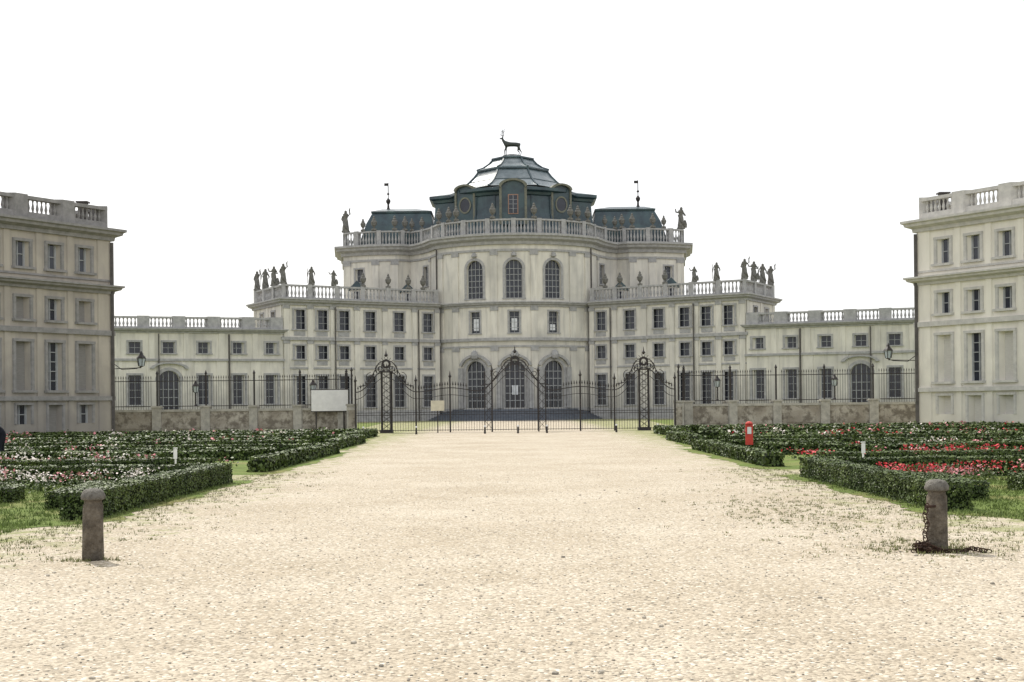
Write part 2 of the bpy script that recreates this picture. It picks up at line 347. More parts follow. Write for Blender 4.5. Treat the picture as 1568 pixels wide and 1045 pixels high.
def dormer(x,y,w,z0,z1,fm,ang=0):
    T=Matrix.Translation((x,y,0))@Matrix.Rotation(ang,4,'Z'); q=M(); r=w/2
    ar=[(-r,z0)]+[(-r*math.cos(math.pi*i/12),z1-r*.6+r*.6*math.sin(math.pi*i/12)) for i in range(13)]+[(r,z0)]
    q.grid([[(a,-.0,z) for a,z in ar],[(a,2.6,z) for a,z in ar]],0,True,True,False)
    e=[(a*1.18,z if i in(0,14) else z+.22) for i,(a,z) in enumerate(ar)]
    for i in range(1,13):
        q.grid([[(p[0],yy,p[1]) for p in (ar[i],ar[i+1],e[i+1],e[i])] for yy in (-.35,.5)],fm,True,True,True)
    q.box(-r*1.15,-r*.95,-.15,.0,z0,z1-r*.55,fm); q.box(r*.95,r*1.15,-.15,0,z0,z1-r*.55,fm)
    zc=(z0+z1)/2-.1; rr=min(r*.55,(z1-z0)*.36)
    if w>2.6:
        q.box(-.62,.62,-.06,-.01,zc-1.3,zc+1.1,5); q.box(-.5,.5,-.09,-.061,zc-1.18,zc+.98,2)
        q.box(-.03,.03,-.12,-.091,zc-1.18,zc+.98,3)
        for k in range(1,4): q.box(-.5,.5,-.115,-.0925,zc-1.18+.54*k-.02,zc-1.18+.54*k+.02,3)
    else:
        q.grid([[(rr*k*math.cos(2*math.pi*i/20),yy,zc+1.25*rr*k*math.sin(2*math.pi*i/20)) for i in range(20)] for k,yy in ((1.25,-.01),(1.25,-.1),(1.0,-.1),(1.0,-.02))],4,True)
        q.face([(rr*math.cos(2*math.pi*i/20),-.03,zc+1.25*rr*math.sin(2*math.pi*i/20)) for i in range(20)],2)
    b=len(m.v)
    m.v+=[tuple(T@Vector(v)) for v in q.v]; m.f+=[tuple(i+b for i in f) for f in q.f]; m.m+=q.m
dormer(0,149.9,2.9,23.6,28.9,4)
dormer(-5.9,152.5,2.4,24.2,28.7,4,-.42); dormer(5.9,152.5,2.4,24.2,28.7,4,.42)
for s in (-1,1):
    def q(x0,x1,y0,y1,z): return [(s*x0,y0,z),(s*x1,y0,z),(s*x1,y1,z),(s*x0,y1,z)]
    m.grid([q(9.5,19.6,156.8,166,21.5),q(9.9,19.2,157.2,165.5,23.4),q(10.3,18.7,157.7,165,25.0),q(10.5,18.0,158.3,164.5,26.4)],0,True)
    m.grid([q(10.4,18.1,158.2,164.6,26.4),q(10.4,18.15,158.15,164.6,26.65),q(12.5,16.9,160,163,27.2)],0,True,True,True)
    m.tube([(s*16.1,160,27),(s*16.1,160,30.6)],.06,5,6)
    m.lathe((s*16.1,160,27),[(.3,0),(.15,.4),(.12,.8),(.28,1.1),(.3,1.3),(.1,1.6)],8,6); m.lathe((s*16.1,160,29),[(.05,0),(.2,.15),(.05,.35)],8,6)
    m.box(s*16.1-.5,s*16.1,159.98,160.02,30.2,30.55,6)
m.obj('slate_roof',[SLATE,SLATEL,GLASS,FRAME,mat('dormer_copper_trim',(.20,.20,.155),(.13,.135,.11),3,.7,.2),BRICK,IRON],palace)
m=M()
for i in range(8):
    r=19.0-i*.5; z=.16*(i+1)
    pts=[(r*.66*math.cos(a)*1.0,158.8+r*math.sin(a)) for a in [math.pi+math.pi*j/32 for j in range(33)]]
    m.grid([[(x,y,z-.16) for x,y in pts],[(x,y,z) for x,y in pts]],0,True,False,True)
m.obj('oval_entrance_steps',[STEP],palace)
# ---------------------------------------------------------------- statues / urns / stag
def statue_mesh(var):
    m=M()
    m.box(-.3,.3,-.25,.25,0,.15)
    m.lathe((0,0,.15),[(.34,0),(.33,.25),(.27,.6),(.24,.9),(.18,1.1),(.25,1.35),(.27,1.5),(.12,1.62),(.08,1.66)],10,0,1,.75)
    m.lathe((.02,-.03,1.66),[(.06,0),(.12,.08),(.135,.17),(.12,.26),(.05,.33)],8)
    m.tube([(-.2,0,1.3),(-.1,-.1,.9),(.1,-.25,.5),(.3,-.1,.2)],[.12,.16,.14,.1],6)
    if var==0:
        m.tube([(.24,0,1.5),(.45,-.05,1.62),(.42,-.1,1.98)],[.09,.07,.05],6); m.tube([(-.24,0,1.5),(-.36,-.05,1.2),(-.2,-.25,1.05)],[.09,.07,.05],6)
        m.tube([(.42,-.1,1.95),(.5,-.1,2.2)],[.08,.03],5)
    elif var==1:
        m.tube([(.24,0,1.5),(.38,-.05,1.2),(.3,-.25,1.0)],[.09,.07,.05],6); m.tube([(-.24,0,1.5),(-.42,0,1.25),(-.46,-.1,.9)],[.09,.07,.05],6)
        m.tube([(-.48,-.12,.15),(-.46,-.1,1.75)],.03,5)
    else:
        m.tube([(-.24,0,1.5),(-.5,-.05,1.5),(-.6,-.1,1.8)],[.09,.07,.05],6); m.tube([(.24,0,1.5),(.4,-.05,1.25),(.15,-.25,1.25)],[.09,.07,.05],6)
        m.lathe((.38,0,.15),[(.2,0),(.22,.3),(.12,.6),(.03,.7)],7)
    return m
def put(kind,x,y,z,s=1,rot=0,var=0):
    key=(kind,var)
    if key not in cache:
        if kind=='stone_statue': m=statue_mesh(var)
        else:
            m=M(); m.box(-.28,.28,-.28,.28,0,.2); m.lathe((0,0,.2),[(.2,0),(.09,.12),(.1,.2),(.3,.45),(.36,.75),(.3,.9),(.2,.98),(.24,1.05),(.12,1.2),(.14,1.3),(.03,1.5)],10)
        cache[key]=m.obj(kind,[STAT]); o=cache[key]
    else:
        o=bpy.data.objects.new(kind,cache[key].data); sc.collection.objects.link(o)
    o.location=(x,y,z); o.scale=(s,s,s); o.rotation_euler=(0,0,rot); return o
cache={}
rr=random.Random(3)
for s in (-1,1):
    n=0
    for du in (.3,3.3,6.4,9.6):
        p=PA.pos(uC+du,-.25,15.7); put('stone_statue',s*p[0],p[1],p[2],1.15,rr.uniform(-.5,.5),n%3); n+=1
    for t in (.83,.69):
        p=PA.pos(uB+LBA*(1-t),-.25,15.7); put('stone_statue',s*p[0],p[1],p[2],1.05 if t>.8 else .9,rr.uniform(-.5,.5),n%3); n+=1
    for t in (.50,.335,.2,.1):
        p=PA.pos(uB+LBA*(1-t),-.25,15.7); put('stone_urn',s*p[0],p[1],p[2],1)
    put('stone_statue',s*21.2,156.9,23.8,1.4,.3*s,0 if s<0 else 2)
    for x in (-2.5,-6.95,-7.9,-9.2,-13.6,-14.8,-17.5):
        u=PC.u_at_x(x); p=PC.pos(u,-.25,23.8); put('stone_urn',s*p[0],p[1],p[2],1.1)
    for x in (-11.6,-12.8,-19.0):
        p=PC.pos(PC.u_at_x(x),-.25,23.8); put('stone_urn',s*p[0],p[1],p[2],.95)
def skin(name,V,E,Rr,mt,sub=1,parent=None):
    me=bpy.data.meshes.new(name); me.from_pydata(V,E,[]); o=bpy.data.objects.new(name,me); sc.collection.objects.link(o)
    md=o.modifiers.new('s','SKIN'); md.use_smooth_shade=True
    for i,r in enumerate(Rr):
        me.skin_vertices[0].data[i].radius=(r,r) if not hasattr(r,'__len__') else r
    me.skin_vertices[0].data[0].use_root=True
    o.modifiers.new('d','SUBSURF').levels=sub; o.modifiers['d'].render_levels=sub
    me.materials.append(mt)
    if parent:o.parent=parent
    return o
V=[(0.75,0,1.35),(0,0,1.32),(-.6,0,1.38),(-.95,0,1.72),(-1.1,0,2.05),(-1.42,0,1.98),
 (.8,.18,.95),(.68,.2,.6),(.86,.2,.5),(.8,.2,.0), (.8,-.18,.95),(.98,-.2,.55),(1.1,-.2,.45),(1.0,-.2,.0),
 (-.65,.16,.95),(-.66,.17,.5),(-.66,.17,0),(-.65,-.16,.95),(-.85,-.17,.55),(-.8,-.17,.0),(1.0,0,1.45)]
E=[(1,0),(1,2),(2,3),(3,4),(4,5),(0,6),(6,7),(7,8),(8,9),(0,10),(10,11),(11,12),(12,13),(2,14),(14,15),(15,16),(2,17),(17,18),(18,19),(0,20)]
Rr=[.27,.28,.31,.17,.13,.06,.15,.08,.055,.045,.15,.08,.055,.045,.11,.06,.045,.11,.06,.045,.05]
stag=skin('bronze_stag_statue',V,E,Rr,BRONZE); stag.location=(-.1,160,33.9); stag.scale=(1.12,1.12,1.12)
am=M()
for s in (-1,1):
    am.tube([(-1.08,.06*s,2.12),(-.95,.25*s,2.4),(-.98,.4*s,2.75),(-1.15,.45*s,3.05)],[.05,.045,.04,.02],5)
    for a,b in (((-.97,.22*s,2.35),(-1.35,.25*s,2.5)),((-.96,.35*s,2.6),(-1.32,.4*s,2.85)),((-.97,.4*s,2.75),(-.75,.5*s,3.05))): am.tube([a,((a[0]+b[0])/2,b[1],(a[2]+b[2])/2-.04),b],[.035,.03,.015],5)
    am.tube([(-1.05,.08*s,2.1),(-.95,.25*s,2.15)],[.05,.02],5)
am.lathe((0,0,-.12),[(1.1,0),(1.1,.1),(.9,.15)],14)
am.obj('antlers_and_base',[BRONZE],stag)
# ---------------------------------------------------------------- outer pavilions
def pavilion(name,mats,mirror):
    e=empty(name); E0=Vector((-24.7,76)); dd=Vector((-.576,-.817)); F=E0+dd*34; G=E0+Vector((-.817,.576))*13; H=F+Vector((-.817,.576))*13
    P=Path([tuple(F),tuple(E0),tuple(G),tuple(H)]); m=M(); ops=[]
    for k in range(16):
        u=34-(1.93+2.06*k)
        ops+=[dict(u=u,w=.92,z0=9.95,z1=11.4,nx=2,nz=2,sur=.16,t=.05),
              dict(u=u,w=.92,z0=6.95,z1=8.2,nx=2,nz=2,sur=.16,k=2 if mirror or k%2==1 else 4,t=.05),
              dict(u=u,w=1.0,z0=2.85,z1=5.65,nx=2,nz=5,sur=.16,k=2 if k%4==1 else 4,t=.05)]
        ops+=[dict(u=u,w=.95,z0=.9 if k%2==0 else .02,z1=2.0,nx=2,nz=2,sur=.12,k=(2 if k%2==0 else 4) if not mirror else 4,sill=False)]
    for du in (2,5,8,11):
        for za,zb in ((2.85,5.65),(6.95,8.2),(9.95,11.4)): ops.append(dict(u=34+du,w=.95,z0=za,z1=zb,sur=.16))
    wall(m,P,0,P.L,0,12.4,ops,0,.26)
    cornice(m,P,0,P.L,12.0,.7,.7); cornice(m,P,0,P.L,8.75,.5,.6); band(m,P,0,P.L,6.2,6.5,.18); band(m,P,0,P.L,2.25,2.5,.18)
    band(m,P,0,P.L,9.5,9.62,.08)
    for k in range(17):
        u=34-(.9+2.06*k) if k else 34-.62
        w=.35 if k else .8
        for za,zb in ((0.0,2.25),(2.5,6.2),(6.5,8.75),(9.62,12.0)): pbox(m,P,u-w/2,u+w/2,-.01,.07,za,zb,0)
    for du in (.25,8.4): pbox(m,P,34-du-.05,34-du+.05,.14,.24,0,11.9,6)
    balustrade(m,P,0,P.L,12.7,1.38,2.06*1.5,.27,pw=.8,o=-.3,solid=.25)
    m.face([(*F,12.6),(*E0,12.6),(*G,12.6),(*H,12.6)],8)
    c=E0+dd*1.2+Vector((-.817,.576))*1.0; m.box(c.x-.25,c.x+.25,c.y-.2,c.y+.2,12.6,14.3,6)
    m.box(c.x-.35,c.x+.35,c.y-.3,c.y+.3,14.3,14.38,6)
    m.obj('facade',mats,e,mirror=mirror); return e
pavilion('corner_pavilion',[STUCB,TRIMB,GLASS,FRAME,SHUTB,SEETHRU,PIPE,SLATE,FLAT],False)  # darker set, facade shade put into stucco and trim colours
pavilion('corner_pavilion',[STUCW,TRIMW,GLASS,FRAME,SHUT,SEETHRU,PIPE,SLATE,FLAT],True)  # lighter set, facade brightness put into stucco and trim colours
# ---------------------------------------------------------------- fence & gate
gate=empty('wrought_iron_gate'); m=M(); Y=80
def ztop(x):
    z=3.05+.12*math.cos(x*1.5)
    for c,w,h in ((0,1.25,1.5),(-8.3,.95,1.2),(8.3,.95,1.2)): 
        dx=abs(x-c)/w
        if dx<2: z+=h*.5*(1+math.cos(math.pi*dx/2))
    return z
def bar(a,b,r): m.tube([a,b],r,4,0)
x=-10.3
while x<10.31:
    zt=ztop(x)-.12; bar((x,Y,.08),(x,Y,zt),.016)
    if abs(x)>3: m.lathe((x,Y,zt),[(.03,0),(.045,.06),(.005,.25)],4)
    x+=.17
xs=[-10.3+i*.2 for i in range(104)]
m.tube([(x,Y,ztop(x)-.3) for x in xs],.04,4); m.tube([(x,Y,ztop(x)-.75) for x in xs],.025,4)
for z in (.15,1.15,1.3): bar((-10.3,Y,z),(10.3,Y,z),.025)
for cx in (-10.3,-6.4,-4.2,4.2,6.4,10.3,-1.5,1.5): 
    h=ztop(cx)+.35; m.box(cx-.05,cx+.05,Y-.05,Y+.05,0,h); m.lathe((cx,Y,h),[(.05,0),(.11,.1),(.05,.2),(.01,.45)],6)
for cx in (-8.3,8.3):
    for ox in (-.3,.3):
        for oy in (-.3,.3): m.box(cx+ox-.035,cx+ox+.035,Y+oy-.035,Y+oy+.035,0,3.9)
    for k in range(8):
        z=.2+k*.46
        for oy in (-.3,.3):
            bar((cx-.3,Y+oy,z),(cx+.3,Y+oy,z+.46),.014); bar((cx+.3,Y+oy,z),(cx-.3,Y+oy,z+.46),.014)
            if k%2==0: bar((cx-.3,Y+oy,z),(cx+.3,Y+oy,z),.014)
    m.box(cx-.4,cx+.4,Y-.4,Y+.4,3.9,3.98); m.box(cx-.4,cx+.4,Y-.4,Y+.4,0,.2)
for cx in (-1.5,1.5):
    for k in range(7):
        z=.2+k*.5; s=1 if cx<0 else -1
        bar((cx,Y-.05,z),(cx+s*-.45,Y-.05,z+.5),.018); bar((cx+s*-.45,Y-.05,z),(cx,Y-.05,z+.5),.018)
    m.box(cx+(-.5 if cx<0 else .44),cx+(-.44 if cx<0 else .5),Y-.05,Y+.05,0,3.9)
def spiral(cx,cz,r,t0,t1,turn=1):
    pts=[]
    for i in range(22):
        f=i/21; a=t0+(t1-t0)*f; q=r*(1-.75*f); pts.append((cx+q*math.cos(a),Y,cz+q*math.sin(a)))
    m.tube(pts,.028,4)
for c,h,w in ((0,4.25,1.0),(-8.3,4.1,.8),(8.3,4.1,.8)):
    for s in (-1,1):
        spiral(c+s*w*.5,h,.38*w+.05,math.pi/2,math.pi/2-s*3.2*math.pi)
        spiral(c+s*w*1.25,h-.55,.36,math.pi/2,math.pi/2-s*3*math.pi)
        m.tube([(c+s*w*2.2,Y,3.0),(c+s*w*1.6,Y,3.1),(c+s*w*1.2,Y,3.6),(c+s*w*.6,Y,4.5),(c,Y,4.75)],.04,4)
    m.grid([[(c+r*math.cos(2*math.pi*i/16),yy,h+.35+r*math.sin(2*math.pi*i/16)) for i in range(16)] for r,yy in ((.3,Y-.05),(.3,Y+.05),(.16,Y+.05),(.16,Y-.05),(.3,Y-.05))],0)
    for i in range(14):
        a=2*math.pi*i/14; bar((c+.3*math.cos(a),Y,h+.35+.3*math.sin(a)),(c+.5*math.cos(a),Y,h+.35+.5*math.sin(a)),.02)
    m.lathe((c,Y,h+.8),[(.04,0),(.13,.12),(.04,.25),(.01,.5)],6)
m.obj('gate_ironwork',[IRON],gate)
for s in (-1,1):
    e=empty('railing_on_stone_wall'); m=M(); w=M()
    P=Path([(-40,80.5),(-27,83.5),(-18,84.3),(-10.9,83.2),(-10.6,80.4)])
    u0,u1=0,P.L
    sweep(w,P,u0,u1,[(-.2,0),(.2,0),(.2,1.5),(-.2,1.5)],0); sweep(w,P,u0,u1,[(-.26,1.5),(.26,1.5),(.26,1.66),(-.26,1.66)],1)
    n=int(P.L/3.0); g=P.L/n
    for i in range(n+1):
        u=min(max(i*g,.35),P.L-.35); pbox(w,P,u-.3,u+.3,-.33,.33,0,1.78,1); pbox(w,P,u-.36,u+.36,-.39,.39,1.78,1.9,1)
        pbox(m,P,u-.05,u+.05,-.05,.05,1.9,4.0,0); q=P.pos(u,0,4.0); m.lathe(q,[(.04,0),(.1,.08),(.01,.3)],6)
        if i<n:
            uu=i*g+.36
            while uu<(i+1)*g-.3:
                q=P.pos(uu,0,0); m.tube([(q[0],q[1],1.66),(q[0],q[1],3.75)],.015,4); m.lathe((q[0],q[1],3.75),[(.02,0),(.035,.05),(.004,.2)],4); uu+=.165
            pbox(w,P,i*g+.7,(i+1)*g-.7,.2,.23,.35,1.3,0)
    sweep(m,P,u0,u1,[(-.025,3.55),(.025,3.55),(.025,3.6),(-.025,3.6)],0); sweep(m,P,u0,u1,[(-.025,1.85),(.025,1.85),(.025,1.9),(-.025,1.9)],0)
    w.obj('stone_wall',[WALLST,PIER],e,mirror=s>0); m.obj('iron_railing',[IRON],e,mirror=s>0)
def lantern_part(m,x,y,z,s=1):
    m.lathe((x,y,z),[(.06*s,0),(.16*s,.05*s)],6,0); m.lathe((x,y,z+.05*s),[(.15*s,0),(.22*s,.4*s)],6,1)
    for i in range(6):
        a=math.pi*i/3; m.tube([(x+.155*s*math.cos(a),y+.155*s*math.sin(a),z+.05*s),(x+.225*s*math.cos(a),y+.225*s*math.sin(a),z+.45*s)],.02*s,4,0)
    m.lathe((x,y,z+.45*s),[(.27*s,0),(.22*s,.08*s),(.1*s,.22*s),(.08*s,.3*s),(.02*s,.4*s)],6,0)
for s in (-1,1):
    m=M(); x=-23.0
    lantern_part(m,x,76.4,4.3,1.15)
    m.tube([(-24.75,76.4,4.55),(-24.2,76.4,4.15),(-23.3,76.4,4.2),(x,76.4,4.3)],.03,4,0); m.tube([(-24.75,76.4,4.2),(x,76.4,4.25)],.03,4,0)
    m.obj('wall_lantern',[IRON,LAMPG],mirror=s>0)
    for xx in (-21.5,-13.6):
        m=M(); yy=83.6; lantern_part(m,xx,yy-.1,2.75,1.0); m.tube([(xx,yy-.1,1.9),(xx,yy-.1,2.78)],.035,6,0); m.lathe((xx,yy-.1,1.88),[(.12,0),(.05,.15)],6)
        m.obj('post_lantern',[IRON,LAMPG],mirror=s>0)
for x in (-9.2,-6.0,-1.85,.15,1.9,6.1,8.6):
    m=M(); m.lathe((x,75,0),[(.07,0),(.06,.1),(.05,.4)],8,0); m.lathe((x,75,.4),[(.06,0),(.07,.05),(.05,.1)],8,1); m.obj('low_post',[IRON,WHITE],smooth=False)
m=M(); m.box(-13.6,-11.15,82.75,82.79,1.45,2.85,0); m.box(-13.65,-11.1,82.79,82.84,1.4,2.9,1)
for x in (-13.3,-11.45): m.box(x-.04,x+.04,82.8,82.88,0,1.45,1)
m.obj('white_banner_sign',[WHITE,IRON])
m=M(); m.box(-5.35,-4.5,78.6,78.64,1.4,2.05,0); m.box(-4.96,-4.89,78.64,78.7,0,1.9,1); m.obj('notice_board',[CREAM,IRON])
m=M(); m.box(7.97,8.23,43.0,43.03,.22,.95,0); m.box(8.03,8.17,42.985,43,.6,.84,1); m.box(8.07,8.13,43.03,43.07,0,.93,2); m.lathe((8.1,43.02,.95),[(.13,0),(.11,.05),(.04,.08)],10,0)
m.obj('red_marker_sign',[REDP,WHITE,IRON])
for x,y in ((-8.5,31),(8.4,30)):
    m=M(); m.box(x-.02,x+.02,y-.015,y+.015,0,.68,0); m.box(x-.045,x+.045,y-.03,y-.015,.42,.66,0); m.box(x-.05,x+.05,y-.035,y+.02,.68,.70,0); m.obj('white_marker_stake',[WHITE])
# ---------------------------------------------------------------- ground
mg,nt,b=newmat('gravel'); N=nt.nodes; Lk=nt.links
tc=N.new('ShaderNodeTexCoord')
def noise(s,d=5,r=.6):
    n=N.new('ShaderNodeTexNoise'); n.inputs['Scale'].default_value=s; n.inputs['Detail'].default_value=d; n.inputs['Roughness'].default_value=r; Lk.new(tc.outputs['Object'],n.inputs['Vector']); return n.outputs['Fac']
def ramp(f,p0,c0,p1,c1):
    r=N.new('ShaderNodeValToRGB'); e=r.color_ramp.elements; e[0].position=p0; e[0].color=(*c0,1); e[1].position=p1; e[1].color=(*c1,1); Lk.new(f,r.inputs['Fac']); return r.outputs['Color']
def mix(f,a,bb,t='MIX'):
    x=N.new('ShaderNodeMix'); x.data_type='RGBA'; x.blend_type=t
    if isinstance(f,float): x.inputs['Factor'].default_value=f
    else: Lk.new(f,x.inputs['Factor'])
    for nme,v in (('A',a),('B',bb)):
        if isinstance(v,tuple): x.inputs[nme].default_value=(*v,1)
        else: Lk.new(v,x.inputs[nme])
    return x.outputs['Result']
vo=N.new('ShaderNodeTexVoronoi'); vo.inputs['Scale'].default_value=42; Lk.new(tc.outputs['Object'],vo.inputs['Vector'])
sepc=N.new('ShaderNodeSeparateColor'); Lk.new(vo.outputs['Color'],sepc.inputs[0])
base=ramp(noise(.35,5),.35,(.445,.385,.295),.65,(.54,.48,.385))
peb=ramp(sepc.outputs[0],.0,(.45,.43,.41),.8,(1,1,1))
c=mix(.8,base,peb,'MULTIPLY')
dark=ramp(noise(7,7,.78),.54,(0,0,0),.72,(.85,.85,.85)); c=mix(dark,c,(.30,.252,.185))
big=ramp(noise(.9,6,.7),.5,(0,0,0),.72,(.5,.5,.5)); c=mix(big,c,(.36,.30,.22))
dk2=ramp(sepc.outputs[1],.94,(0,0,0),.97,(1,1,1)); c=mix(dk2,c,(.17,.15,.12))
lt2=ramp(sepc.outputs[2],.93,(0,0,0),.96,(1,1,1)); c=mix(lt2,c,(.62,.58,.50))
sx=N.new('ShaderNodeSeparateXYZ'); Lk.new(tc.outputs['Object'],sx.inputs[0])
ab=N.new('ShaderNodeMath'); ab.operation='ABSOLUTE'; Lk.new(sx.outputs[0],ab.inputs[0])
mr=N.new('ShaderNodeMapRange'); mr.inputs['From Min'].default_value=3.2; mr.inputs['From Max'].default_value=7.5; Lk.new(ab.outputs[0],mr.inputs['Value'])
m2=N.new('ShaderNodeMapRange'); m2.inputs['From Min'].default_value=8; m2.inputs['From Max'].default_value=16; Lk.new(sx.outputs[1],m2.inputs['Value'])
mu=N.new('ShaderNodeMath'); mu.operation='MULTIPLY'; Lk.new(mr.outputs[0],mu.inputs[0]); Lk.new(m2.outputs[0],mu.inputs[1])
ng=noise(1.6,8,.75); ad=N.new('ShaderNodeMath'); ad.operation='MULTIPLY_ADD'; Lk.new(mu.outputs[0],ad.inputs[0]); ad.inputs[1].default_value=.28; Lk.new(ng,ad.inputs[2])
wf=ramp(ad.outputs[0],.64,(0,0,0),.80,(.85,.85,.85)); c=mix(wf,c,(.20,.22,.085))
Lk.new(c,b.inputs['Base Color']); b.inputs['Roughness'].default_value=.95; b.inputs['Specular IOR Level'].default_value=.1
bp=N.new('ShaderNodeBump'); bp.inputs['Strength'].default_value=.65; bp.inputs['Distance'].default_value=.015
Lk.new(vo.outputs['Distance'],bp.inputs['Height']); bp.invert=True
bp2=N.new('ShaderNodeBump'); bp2.inputs['Strength'].default_value=.5; bp2.inputs['Distance'].default_value=.05; Lk.new(noise(2.5,6),bp2.inputs['Height']); Lk.new(bp.outputs[0],bp2.inputs['Normal']); Lk.new(bp2.outputs[0],b.inputs['Normal'])
m=M(); m.face([(-3000,-3000,0),(3000,-3000,0),(3000,3000,0),(-3000,3000,0)]); m.obj('gravel_ground',[mg])
m=M()
for s in (-1,1):
    for y0,y1 in ((16.6,28.6),(31.0,46.0),(48.0,59),(60.5,72.5)):
        n=60; pts=[]
        for i in range(n+1):
            y=y0+(y1-y0)*i/n; x=6.05+random.uniform(-.1,.1)+.1*math.sin(y*1.3)
            if y<18.5: x+=(18.5-y)*.9
            if y>48: x+=.5+(y-48)*.06
            pts.append((s*x,y))
        m.face([(x,y,.005) for x,y in pts]+[(s*60,y1,.005),(s*60,y0,.005)])
    m.face([(s*11.5,86,.005),(s*60,86,.005),(s*60,128,.005),(s*14,132,.005)])
m.obj('lawn',[GRAS])
# ---------------------------------------------------------------- hedges & flowers
def leafmesh(name,C,Nn,size,mats,mi=None,jit=.8):
    n=len(C); rnd=np.random.normal(size=(n,3))*jit+Nn; rnd/=np.linalg.norm(rnd,axis=1)[:,None]
    a=np.cross(rnd,np.random.normal(size=(n,3))); a/=np.linalg.norm(a,axis=1)[:,None]; bb=np.cross(rnd,a)
    sz=(size*np.random.uniform(.6,1.3,size=n))[:,None]
    V=np.stack([C-a*sz,C+bb*sz*.7,C+a*sz,C-bb*sz*.7],1).reshape(-1,3)
    me=bpy.data.meshes.new(name); me.vertices.add(4*n); me.vertices.foreach_set('co',V.ravel())
    me.loops.add(4*n); me.loops.foreach_set('vertex_index',np.arange(4*n)); me.polygons.add(n)
    me.polygons.foreach_set('loop_start',np.arange(0,4*n,4)); me.polygons.foreach_set('loop_total',np.full(n,4))
    for mt in mats: me.materials.append(mt)
    if mi is not None: me.polygons.foreach_set('material_index',mi)
    me.update(calc_edges=True); o=bpy.data.objects.new(name,me); sc.collection.objects.link(o); return o
def strip(p0,p1,w,h,leaf,dens):
    p0=np.array(p0,float); p1=np.array(p1,float); L=np.linalg.norm(p1-p0); d=(p1-p0)/L; nn=np.array([-d[1],d[0]])
    out=[];on=[]
    for face,area in (('t',L*w*1.4),('l',L*h),('r',L*h),('a',w*h),('b',w*h)):
        k=int(area*dens); 
        if k<1: continue
        u=np.random.rand(k)*L; v=(np.random.rand(k)-.5)*w; z=np.random.rand(k)*h; n3=np.zeros((k,3))
        if face=='t': z[:]=h; n3[:,2]=1.6
        if face=='l': v[:]=w/2; n3[:,:2]=nn
        if face=='r': v[:]=-w/2; n3[:,:2]=-nn
        if face=='a': u[:]=0; n3[:,:2]=-d
        if face=='b': u[:]=L; n3[:,:2]=d
        lump=.035*np.sin(u*2.7+p0[0])+.02*np.sin(u*6.1+v*3+p0[1])+np.random.normal(size=k)*.02
        ed=np.clip(np.abs(v)/(w/2)-.8,0,1)*(z>h*.9)
        z=z*(1+lump*1.0)-ed*.10; v=v*(1+lump*1.2)
        xy=p0+np.outer(u,d)+np.outer(v,nn); out.append(np.column_stack([xy,np.maximum(z,.02)])); on.append(n3)
    return np.vstack(out),np.vstack(on)
def hedge(segs,w=.5,h=.40):
    e=empty('box_hedge'); Cs=[];m=M()
    hk=random.uniform(.97,1.03)
    for p0,p1 in segs:
        D=(p0[1]+p1[1])/2
        if D<24: leaf,de=.022,1500
        elif D<35: leaf,de=.032,700
        elif D<50: leaf,de=.052,280
        else: leaf,de=.075,120
        hh=h*hk*random.uniform(.98,1.02); c,n=strip(p0,p1,w,hh,leaf,de); Cs.append((c,n,leaf))
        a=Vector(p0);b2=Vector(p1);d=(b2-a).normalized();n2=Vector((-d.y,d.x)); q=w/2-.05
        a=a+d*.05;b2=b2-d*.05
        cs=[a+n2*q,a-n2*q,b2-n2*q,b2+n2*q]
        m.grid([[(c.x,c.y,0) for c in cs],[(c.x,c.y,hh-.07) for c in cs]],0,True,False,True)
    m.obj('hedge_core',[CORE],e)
    by={}
    for c,n,l in Cs: by.setdefault(l,[]).append((c,n))
    for l,g in by.items():
        o=leafmesh('hedge_leaves',np.vstack([x[0] for x in g]),np.vstack([x[1] for x in g]),l,[LEAF],jit=.55); o.parent=e
def curve(cx,cy,r,a0,a1,n=8,ry=None):
    P=[(cx+r*math.cos(math.radians(a0+(a1-a0)*i/n)),cy+(ry or r)*math.sin(math.radians(a0+(a1-a0)*i/n))) for i in range(n+1)]
    return [(P[i],P[i+1]) for i in range(n)]
def scroll(x0,x1,yc,amp,per,n=24,ph=0):
    P=[(x0+(x1-x0)*i/n,yc+amp*math.sin(2*math.pi*(x0+(x1-x0)*i/n)/per+ph)) for i in range(n+1)]
    return [(P[i],P[i+1]) for i in range(n)]
def flowers(x0,x1,y0,y1,pal,h=.34,dens=60,size=.035,fl=.4,amp=0,per=6,ph=0):
    x0,x1=min(x0,x1),max(x0,x1)
    k=int((x1-x0)*(y1-y0)*dens)
    nc=max(4,int((x1-x0)*(y1-y0)*2.6)); cen=np.column_stack([np.random.uniform(x0,x1,nc),np.random.uniform(y0,y1,nc)])
    pr=np.sin(cen[:,0]*.9+cen[:,1]*1.7)+np.random.normal(size=nc)*.5; col=np.digitize(pr,[-.7,0,.7])%len(pal)
    bloom=np.clip(np.random.normal(fl,.28,size=nc),0,.9)
    idx=np.random.randint(nc,size=k); xy=cen[idx]+np.random.normal(size=(k,2))*.18
    hh=.7+.6*np.random.rand(nc)
    z=np.random.uniform(.02,h,k)*hh[idx]; isf=(z>.55*h*hh[idx])&(np.random.rand(k)<bloom[idx])
    mi=np.where(isf,1+col[idx],0)
    N0=np.zeros((k,3)); N0[:,2]=.9; N0[:,1]=-.4
    o=leafmesh('flower_bed',np.column_stack([xy,z]),N0,size,[LEAF]+pal,mi.astype(int)); return o
